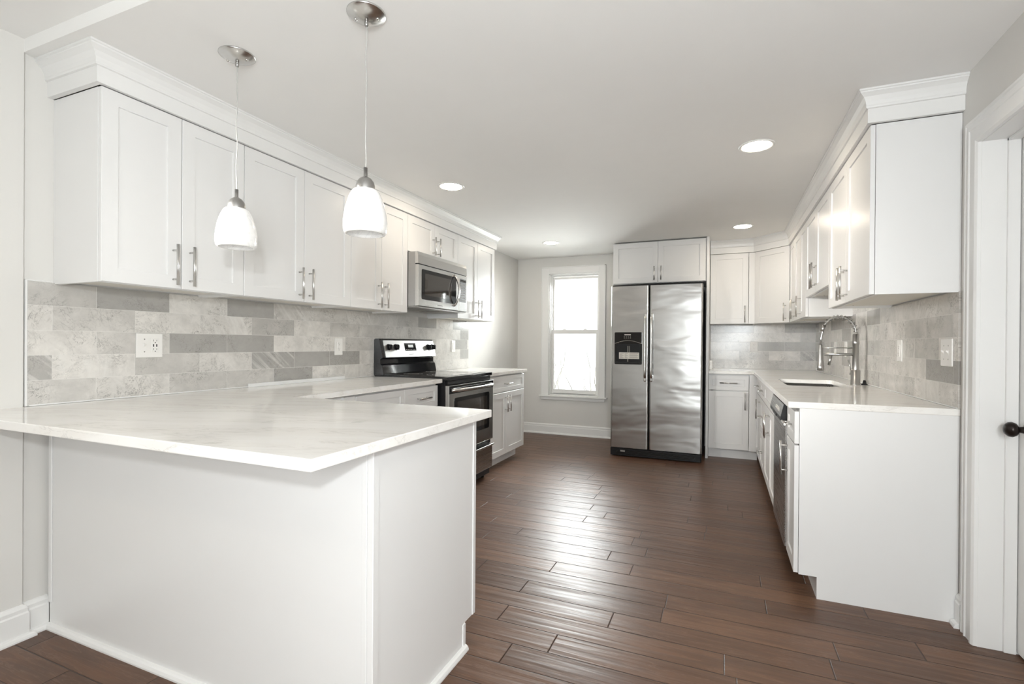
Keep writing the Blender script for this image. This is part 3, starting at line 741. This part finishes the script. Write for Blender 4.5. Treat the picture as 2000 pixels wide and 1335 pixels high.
# ------------------------------------------------------------------ range, faces +x; local x -> +Y, local y -> -X
RXF = 0.665
t = thing('range', 'freestanding stainless and black electric range between the left base cabinets', 'range', (RXF, 3.112, 0), HP)
RW = 0.756
b = NB(); box(b, 0.002, RW-0.002, 0.0, 0.615, 0.035, 0.900, 0.002)
for xx in (0.04, RW-0.04):
    for yy in (0.05, 0.57): cyl(b, (xx, yy, 0), (xx, yy, 0.04), 0.016, 12)
obj('body', b, BLACK, t)
b = NB(); box(b, -0.001, RW+0.001, -0.022, 0.60, 0.900, 0.928, 0.006, 3); ck = obj('cooktop', b, GLOSSBLACK, t)
obj('glass_surface', box(NB(), 0.03, RW-0.03, 0.03, 0.56, 0.928, 0.9295), OVENGLASS, ck)
b = NB()
for (cx_, cy_, r_) in ((0.20, 0.17, 0.10), (0.56, 0.17, 0.085), (0.20, 0.42, 0.075), (0.56, 0.42, 0.10)):
    for rr in (r_, r_*0.6): lathe(b, [(rr-0.0015, 0.9296), (rr-0.0015, 0.9299), (rr+0.0015, 0.9299), (rr+0.0015, 0.9296)], (cx_, cy_, 0), n=40)
obj('burner_ring', b, GREYSLOT, ck)
# back guard: black end caps, lower apron, tilted stainless face
b = NB(); prism(b, [(0.560, 0.905), (0.640, 0.905), (0.652, 0.93), (0.652, 1.205), (0.640, 1.213), (0.612, 1.213), (0.602, 1.205), (0.568, 1.062), (0.592, 1.050), (0.592, 1.012), (0.575, 1.000), (0.560, 0.935)], 'x', 0.0, RW)
bg = obj('backguard', b, GLOSSBLACK, t)
p0 = Vector((0.5665, 1.063)); p1 = Vector((0.6005, 1.203)); nv = Vector((-(p1-p0).y, (p1-p0).x)).normalized()
def tilt(f0, f1, off):     # strip on the tilted face
    a = p0+(p1-p0)*f0+nv*0.0; c = p0+(p1-p0)*f1+nv*0.0
    return [(a.x, a.y), (c.x, c.y), (c.x+nv.x*off, c.y+nv.y*off), (a.x+nv.x*off, a.y+nv.y*off)]
b = NB(); prism(b, tilt(0.0, 0.97, 0.004), 'x', 0.035, RW-0.003); fp = obj('control_face', b, SATIN, bg)
b = NB(); prism(b, tilt(0.36, 0.82, 0.0052), 'x', 0.305, 0.465); obj('display', b, GLOSSBLACK, fp)
b = NB(); prism(b, tilt(0.56, 0.72, 0.0056), 'x', 0.355, 0.425); obj('clock', b, LED, fp)
b = NB()
for k in range(6): prism(b, tilt(0.42, 0.45, 0.0056), 'x', 0.315+0.024*k, 0.327+0.024*k)
obj('button', b, PALEINK, fp)
b = NB(); prism(b, tilt(0.13, 0.17, 0.0046), 'x', 0.345, 0.415); obj('badge', b, GREYSLOT, fp)
for xx in (0.095, 0.185, 0.655, 0.725):
    c = p0+(p1-p0)*0.58; b = NB()
    cyl(b, (xx, c.x+nv.x*0.003, c.y+nv.y*0.003), (xx, c.x+nv.x*0.010, c.y+nv.y*0.010), 0.027, 24, 0.025)
    cyl(b, (xx, c.x+nv.x*0.010, c.y+nv.y*0.010), (xx, c.x+nv.x*0.030, c.y+nv.y*0.030), 0.020, 24, 0.018)
    box(b, xx-0.005, xx+0.005, c.x-0.038, c.x-0.010, c.y-0.020, c.y+0.020, 0.002)
    obj('knob', b, BLACK, fp)
obj('vent_strip', box(NB(), 0.02, RW-0.02, -0.012, 0.0, 0.868, 0.898, 0.002), BLACK, t)
b = NB(); box(b, 0.006, RW-0.006, -0.034, 0.0, 0.345, 0.862, 0.004, 2); od = obj('oven_door', b, STEEL, t)
obj('door_top_band', box(NB(), 0.008, RW-0.008, -0.0365, -0.033, 0.800, 0.860, 0.001), GLOSSBLACK, od)
b = NB(); prism(b, rrect(0.085, RW-0.085, 0.455, 0.765, 0.02), 'y', -0.0365, -0.033); obj('window_surround', b, GLOSSBLACK, od)
b = NB(); prism(b, rrect(0.125, RW-0.125, 0.490, 0.735, 0.015), 'y', -0.0375, -0.036); obj('oven_window', b, OVENGLASS, od)
def bowed(x0, x1, y, z, bow, r, ry=None, n=16):
    return [(x0+(x1-x0)*i/n, y-bow*math.sin(PI*i/n)**0.35 if 0 < i < n else y, z) for i in range(n+1)]
b = NB(); tube(b, bowed(0.035, RW-0.035, -0.034, 0.826, 0.050, 0.013), 0.0135, 12); obj('handle', b, STEEL, od)
b = NB(); box(b, 0.006, RW-0.006, -0.030, 0.0, 0.095, 0.290, 0.004, 2); dr = obj('storage_drawer', b, STEELD, t)
obj('handle', box(NB(), 0.006, RW-0.006, -0.052, -0.028, 0.292, 0.306, 0.005, 2), STEEL, dr)
obj('drawer_recess', box(NB(), 0.01, RW-0.01, -0.012, 0.0, 0.306, 0.345), BLACK, t)

# ------------------------------------------------------------------ microwave over the range
t = thing('microwave', 'over-the-range stainless microwave hung below the short cabinet', 'microwave', (0.395, 3.114, 0), HP)
MW, MZ0, MZ1 = 0.754, 1.462, 1.882
obj('case', box(NB(), 0.0, MW, 0.0, 0.38, MZ0, MZ1, 0.003), STEELD, t)
b = NB(); prism(b, [(0.0, 1.790), (-0.028, 1.790), (-0.026, 1.855), (-0.018, MZ1), (0.0, MZ1)], 'x', 0.0, MW); obj('vent_hood', b, STEEL, t)
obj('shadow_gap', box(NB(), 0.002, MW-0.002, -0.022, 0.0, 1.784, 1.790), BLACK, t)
b = NB(); box(b, 0.0, 0.608, -0.030, 0.0, MZ0+0.002, 1.783, 0.004, 2); md = obj('door', b, STEEL, t)
b = NB(); prism(b, rrect(0.045, 0.565, 1.518, 1.752, 0.014), 'y', -0.0315, -0.029); obj('window_surround', b, GLOSSBLACK, md)
b = NB(); prism(b, rrect(0.085, 0.485, 1.552, 1.722, 0.008), 'y', -0.0325, -0.031); obj('door_window', b, OVENGLASS, md)
b = NB(); N = 20; tube(b, [(0.530, -0.030-0.050*math.sin(PI*i/N)**0.6, 1.503+0.262*i/N) for i in range(N+1)], 0.0095, 12); obj('handle', b, STEEL, md)
obj('badge', box(NB(), 0.27, 0.34, -0.0308, -0.0295, 1.484, 1.491), GREYSLOT, md)
b = NB(); box(b, 0.611, MW, -0.030, 0.0, MZ0+0.002, 1.783, 0.004, 2); pc = obj('control_panel', b, STEEL, t)
b = NB(); prism(b, rrect(0.628, MW-0.016, 1.545, 1.752, 0.008), 'y', -0.0315, -0.029); obj('keypad', b, KEYPAD, pc)
b = NB()
for i in range(4):
    for k in range(7): box(b, 0.636+0.026*i, 0.652+0.026*i, -0.0325, -0.0312, 1.556+0.023*k, 1.566+0.023*k)
obj('key', b, GREYSLOT, pc)
obj('key_display', box(NB(), 0.636, 0.730, -0.0325, -0.0312, 1.722, 1.742), GLOSSBLACK, pc)
b = NB(); box(b, 0.0, MW, -0.022, 0.36, MZ0-0.008, MZ0, 0.002); ub = obj('base_plate', b, STEELD, t)
for xx in (0.08, 0.42): obj('grease_filter', box(NB(), xx, xx+0.26, 0.05, 0.25, MZ0-0.012, MZ0-0.007, 0.002), GREYSLOT, ub)

# ------------------------------------------------------------------ refrigerator
FX0, FX1, FYF = 1.472, 2.392, 5.130
t = thing('refrigerator', 'stainless side-by-side refrigerator with black ice dispenser', 'refrigerator', (FX0, FYF, 0))
FWd = FX1-FX0; SP = 0.398
obj('cabinet', box(NB(), 0.006, FWd-0.006, 0.075, 0.84, 0.02, 1.785, 0.004), BLACK, t)
obj('hinge_cover', box(NB(), 0.01, FWd-0.01, 0.03, 0.12, 1.785, 1.812, 0.004), BLACK, t)
def fdoor(x0, x1, r=0.018):
    # slab with rounded vertical front edges, sliced into many columns and rows so that it can dent softly
    b = NB(); prism(b, rrect(x0, x1, 0.0, 0.070, r, 6), 'z', 0.092, 1.795); return obj('door', b, FRIDGE, t)
dl = fdoor(0.0, SP-0.004); dr_ = fdoor(SP+0.004, FWd)
b = NB()
for x0, x1 in ((0.001, SP-0.005), (SP+0.005, FWd-0.001)): box(b, x0, x1, 0.066, 0.078, 0.094, 1.793)
obj('door_gasket', b, BLACK, t)
for d, hx in ((dl, SP-0.036), (dr_, SP+0.028)):
    b = NB(); z0, z1 = 0.805, 1.500; N = 24; pts = []; rs = []
    for i in range(N+1):
        s = i/N; pts.append((hx, -0.006-0.048*min(1, math.sin(PI*s)*3.2), z0+(z1-z0)*s)); rs.append(0.0125)
    tube(b, pts, rs, 12); hd = obj('handle', b, STEEL, d)
    for zz in (z0, z1): pass
    b = NB()
    for zz in (z0+0.03, z1-0.03): box(b, hx-0.014, hx+0.014, -0.040, 0.0, zz-0.036, zz+0.036, 0.010, 3)
    obj('handle_end', b, STEEL, hd)
# dispenser
DX0, DX1, DZ0_, DZ1_ = 0.040, 0.328, 0.972, 1.310
b = NB(); prism(b, rrect(DX0, DX1, DZ0_, DZ1_, 0.012), 'y', -0.003, 0.004); dp = obj('dispenser', b, GLOSSBLACK, dl)
b = NB()   # arched hood above the recess
arcp = [(DX0+0.004+(DX1-DX0-0.008)*i/16, 1.190+0.032*math.sin(PI*i/16)) for i in range(17)]
prism(b, [(DX0+0.004, 1.305)]+[(x, z) for x, z in arcp]+[(DX1-0.004, 1.305)], 'y', -0.010, -0.003); obj('dispenser_hood', b, GLOSSBLACK, dp)
b = NB(); tube(b, [(x, -0.011, z) for x, z in arcp], 0.0022, 8); obj('hood_rim', b, CHROME, dp)
b = NB(); prism(b, rrect(DX0+0.018, DX1-0.018, 1.000, 1.188, 0.01), 'y', -0.0045, -0.003); obj('recess', b, BLACK, dp)
obj('tray', box(NB(), DX0+0.01, DX1-0.01, -0.016, -0.003, 0.978, 0.995, 0.003), GLOSSBLACK, dp)
b = NB(); box(b, 0.178, 0.186, -0.012, -0.004, 1.000, 1.165); box(b, 0.195, 0.201, -0.010, -0.004, 1.09, 1.165); obj('dispenser_lever', b, GREYSLOT, dp)
b = NB(); box(b, 0.145, 0.212, -0.0112, -0.010, 1.278, 1.289); obj('badge', b, PALEINK, dp)
b = NB()
for k in range(4): box(b, 0.140+0.021*k, 0.150+0.021*k, -0.0112, -0.010, 1.248, 1.252); box(b, 0.140+0.021*k, 0.148+0.021*k, -0.0112, -0.010, 1.262, 1.2645)
obj('indicator', b, PALEINK, dp)
b = NB(); box(b, 0.090, 0.300, -0.0135, -0.0125, 1.030, 1.098); st = obj('sticker', b, LABELM, dp); st['label'] = 'white paper instruction sticker'
b = NB()
for k in range(5):
    for (xa, xb) in ((0.098, 0.138), (0.150, 0.182), (0.200, 0.290)): box(b, xa, xb-0.012*(k % 2), -0.0139, -0.0134, 1.040+0.011*k, 1.0432+0.011*k)
obj('sticker_print', b, INK, st)
# base grille
b = NB(); prism(b, rrect(0.004, FWd-0.004, -0.012, 0.10, 0.012, 4), 'z', 0.012, 0.086); gr = obj('base_grille', b, BLACK, t)
b = NB()
for k in range(4): box(b, 0.06, FWd-0.06, -0.0145, -0.011, 0.028+0.012*k, 0.032+0.012*k)
obj('grille_slat', b, GLOSSBLACK, gr)
obj('grille_tag', box(NB(), 0.11, 0.16, -0.0150, -0.012, 0.052, 0.068), GREYSLOT, gr)
b = NB()
for xx in (0.05, FWd-0.05): cyl(b, (xx-0.015, 0.05, 0.02), (xx+0.015, 0.05, 0.02), 0.02, 16)
for xx in (0.05, FWd-0.05): cyl(b, (xx-0.015, 0.75, 0.02), (xx+0.015, 0.75, 0.02), 0.02, 16)
obj('roller', b, BLACK, t)

# ------------------------------------------------------------------ pendants
def pendant(x, y, label):
    t = thing('pendant_lamp', label, 'pendant lamp', (x, y, ZC), 0, 'pendant lamps over the peninsula')
    b = NB(); lathe(b, [(0.0, 0.0), (0.064, 0.0), (0.0655, -0.002), (0.0655, -0.005), (0.063, -0.007), (0.052, -0.014), (0.038, -0.021), (0.020, -0.0265), (0.0, -0.028)]); cn = obj('canopy', b, STEEL, t)
    for a in (200, 20):
        b = NB(); xx, yy = 0.038*math.cos(R(a)), 0.038*math.sin(R(a))
        lathe(b, [(0, -0.014), (0.0055, -0.015), (0.006, -0.020), (0.0045, -0.0245), (0.0, -0.026)], (xx, yy, 0), n=14); obj('canopy_screw', b, CHROME, cn)
    b = NB(); lathe(b, [(0, -0.020), (0.0055, -0.022), (0.0075, -0.032), (0.0075, -0.044), (0.005, -0.047), (0, -0.047)], n=16); obj('cord_grip', b, NICKEL, t)
    b = NB(); pts = [(0.0015*math.sin(i*0.7+x*9), 0.0015*math.cos(i*0.5+x*4), -0.045-0.495*i/30) for i in range(31)]; tube(b, pts, 0.0018, 8); obj('cord', b, CORD, t)
    b = NB(); lathe(b, [(0, -0.533), (0.0065, -0.533), (0.0065, -0.563), (0.010, -0.566), (0.020, -0.572), (0.028, -0.583), (0.0325, -0.598), (0.0335, -0.613), (0.032, -0.618), (0, -0.618)]); obj('socket_cup', b, NICKEL, t)
    b = NB()
    prof = [(0.030, -0.608), (0.040, -0.611), (0.046, -0.617), (0.056, -0.638), (0.064, -0.664), (0.070, -0.692), (0.0735, -0.720), (0.0735, -0.742), (0.071, -0.757), (0.066, -0.763), (0.058, -0.763), (0.062, -0.750), (0.066, -0.735), (0.064, -0.70), (0.055, -0.66), (0.040, -0.622), (0.030, -0.618)]
    lathe(b, prof, n=48); obj('shade', b, SHADE, t)
    b = NB(); lathe(b, [(0, -0.700), (0.018, -0.690), (0.024, -0.67), (0.018, -0.645), (0.012, -0.625), (0, -0.62)], n=20); obj('bulb', b, SHADE, t)
    return t
pendant(0.785, 1.353, 'left pendant lamp with white alabaster glass shade, hanging nearer the wall')
pendant(1.431, 1.345, 'right pendant lamp with white alabaster glass shade, hanging further from the wall')

# ------------------------------------------------------------------ recessed ceiling lights
b0 = thing('recessed_light', 'round recessed ceiling light above the dishwasher, largest in view', 'recessed light', (2.751, 3.055, ZC), 0, 'recessed ceiling lights')
b = NB(); lathe(b, [(0.076, 0.0), (0.079, -0.004), (0.090, -0.0045), (0.096, -0.002), (0.096, 0.0)], n=40); obj('trim_ring', b, TRIM, b0)
b = NB(); lathe(b, [(0.0, -0.0015), (0.077, -0.0015)], n=40); obj('lens', b, LENS, b0)
for (x, y, lab) in ((0.745, 3.052, 'round recessed ceiling light in front of the microwave, by the left crown moulding'),
                    (2.747, 5.067, 'round recessed ceiling light near the back right corner cabinet'),
                    (0.781, 5.145, 'small round recessed ceiling light in front of the window'),):
    c = copy_tree(b0); c.location = (x, y, ZC); c['label'] = lab
DINE_FILL = [(0.9, -0.55), (2.9, -1.2), (0.9, -2.4), (2.7, -2.4)]  # unseen ceiling lights, added for the light they give
for (x, y), w in zip(DINE_FILL, ('nearest the kitchen on the left', 'nearest the kitchen on the right', 'by the rear window on the left', 'by the rear window on the right')):
    c = copy_tree(b0); c.location = (x, y, ZC+0.052); c['label'] = 'added unseen recessed dining room fill light '+w; c['group'] = 'unseen dining room fill lights'

# ------------------------------------------------------------------ outlets and switches
def wall_plate(name, label, cat, loc, rz, w, h, kinds, mats=(PLATE,)):
    t = thing(name, label, cat, loc, rz)
    pl = obj('plate', box(NB(), -w/2, w/2, -0.006, 0, -h/2, h/2, 0.0025, 2), PLATE, t)
    n = len(kinds)
    for i, k in enumerate(kinds):
        x = (i-(n-1)/2)*0.046
        if k == 'duplex':
            b = NB(); box(b, x-0.017, x+0.017, -0.0085, -0.005, -0.034, 0.034, 0.001); f = obj('receptacle', b, PLATE, t)
            b = NB()
            for zc in (-0.019, 0.019):
                box(b, x-0.008, x-0.0062, -0.0088, -0.0084, zc, zc+0.009); box(b, x+0.0055, x+0.0073, -0.0088, -0.0084, zc, zc+0.008); cyl(b, (x, -0.0084, zc-0.006), (x, -0.0088, zc-0.006), 0.0025, 10)
            obj('slot', b, GREYSLOT, f)
        if k == 'usb':
            b = NB(); box(b, x-0.017, x+0.017, -0.0085, -0.005, -0.034, 0.034, 0.001); f = obj('receptacle', b, PLATE, t)
            b = NB()
            for zc in (-0.022, 0.020):
                box(b, x-0.008, x-0.0062, -0.0088, -0.0084, zc, zc+0.009); box(b, x+0.0055, x+0.0073, -0.0088, -0.0084, zc, zc+0.008); cyl(b, (x, -0.0084, zc-0.006), (x, -0.0088, zc-0.006), 0.0025, 10)
            box(b, x-0.010, x-0.005, -0.0088, -0.0084, -0.006, 0.006); box(b, x+0.004, x+0.009, -0.0088, -0.0084, -0.006, 0.006)
            obj('slot', b, DARK, f)
        if k == 'toggle':
            b = NB(); box(b, x-0.005, x+0.005, -0.007, -0.005, -0.012, 0.012, 0.001); prism(b, [(-0.006, -0.006), (-0.017, 0.006), (-0.015, 0.010), (-0.006, 0.006)], 'x', x-0.0035, x+0.0035); obj('toggle', b, PLATE, t)
            b = NB()
            for zc in (-0.03, 0.03): cyl(b, (x, -0.006, zc), (x, -0.0066, zc), 0.003, 10)
            obj('screw', b, GREYSLOT, t)
        if k == 'rocker':
            b = NB(); box(b, x-0.017, x+0.017, -0.0085, -0.005, -0.034, 0.034, 0.002); obj('rocker', b, PLATE, t)
            obj('indicator', box(NB(), x-0.004, x+0.004, -0.0089, -0.0084, 0.022, 0.025), GREYSLOT, t)
    return t
wall_plate('switch_and_outlet', 'white double wall plate with toggle switch and USB outlet on the left backsplash', 'wall plate', (0.0105, 1.486, 1.158), HP, 0.116, 0.116, ('toggle', 'usb'))
wall_plate('wall_outlet', 'white outlet on the left backsplash just before the range', 'outlet', (0.0105, 2.728, 1.150), HP, 0.075, 0.120, ('duplex',))
wall_plate('light_switch', 'white single rocker plate on the left backsplash beyond the range', 'switch', (0.0105, 4.33, 1.150), HP, 0.075, 0.120, ('rocker',))
wall_plate('wall_outlet', 'white outlet on the back wall backsplash beside the refrigerator', 'outlet', (2.906, YB-0.0105, 1.165), 0, 0.078, 0.120, ('duplex',))
wall_plate('wall_outlet', 'white narrow-looking outlet in the middle of the right backsplash', 'outlet', (XR-0.0105, 3.325, 1.155), -HP, 0.078, 0.122, ('duplex',))
wall_plate('light_switch', 'white double toggle plate at the near end of the right backsplash', 'switch', (XR-0.0105, 2.703, 1.153), -HP, 0.118, 0.122, ('toggle', 'toggle'))
wall_plate('light_switch', 'white rocker plate seen through the faucet arch, right of its middle', 'switch', (XR-0.0105, 4.62, 1.155), -HP, 0.078, 0.122, ('rocker',))
wall_plate('light_switch', 'white rocker plate seen through the faucet arch, close to the spray head', 'switch', (XR-0.0105, 5.02, 1.155), -HP, 0.078, 0.122, ('rocker',))
# loose strip of trim lying along the left backsplash, and the small tile offcut by the fridge panel
tag(obj('trim_strip', box(NB(), 0.0135, 0.022, 2.01, 2.785, CT, CT+0.022, 0.002), TRIM), 'loose white trim strip lying on the left worktop against the tiles', 'trim strip')
tag(obj('marble_block', box(NB(), 2.4445, 2.475, 5.66, 5.70, CT+0.0003, CT+0.10, 0.002), MARBLE), 'small upright white block on the worktop against the refrigerator panel', 'block')
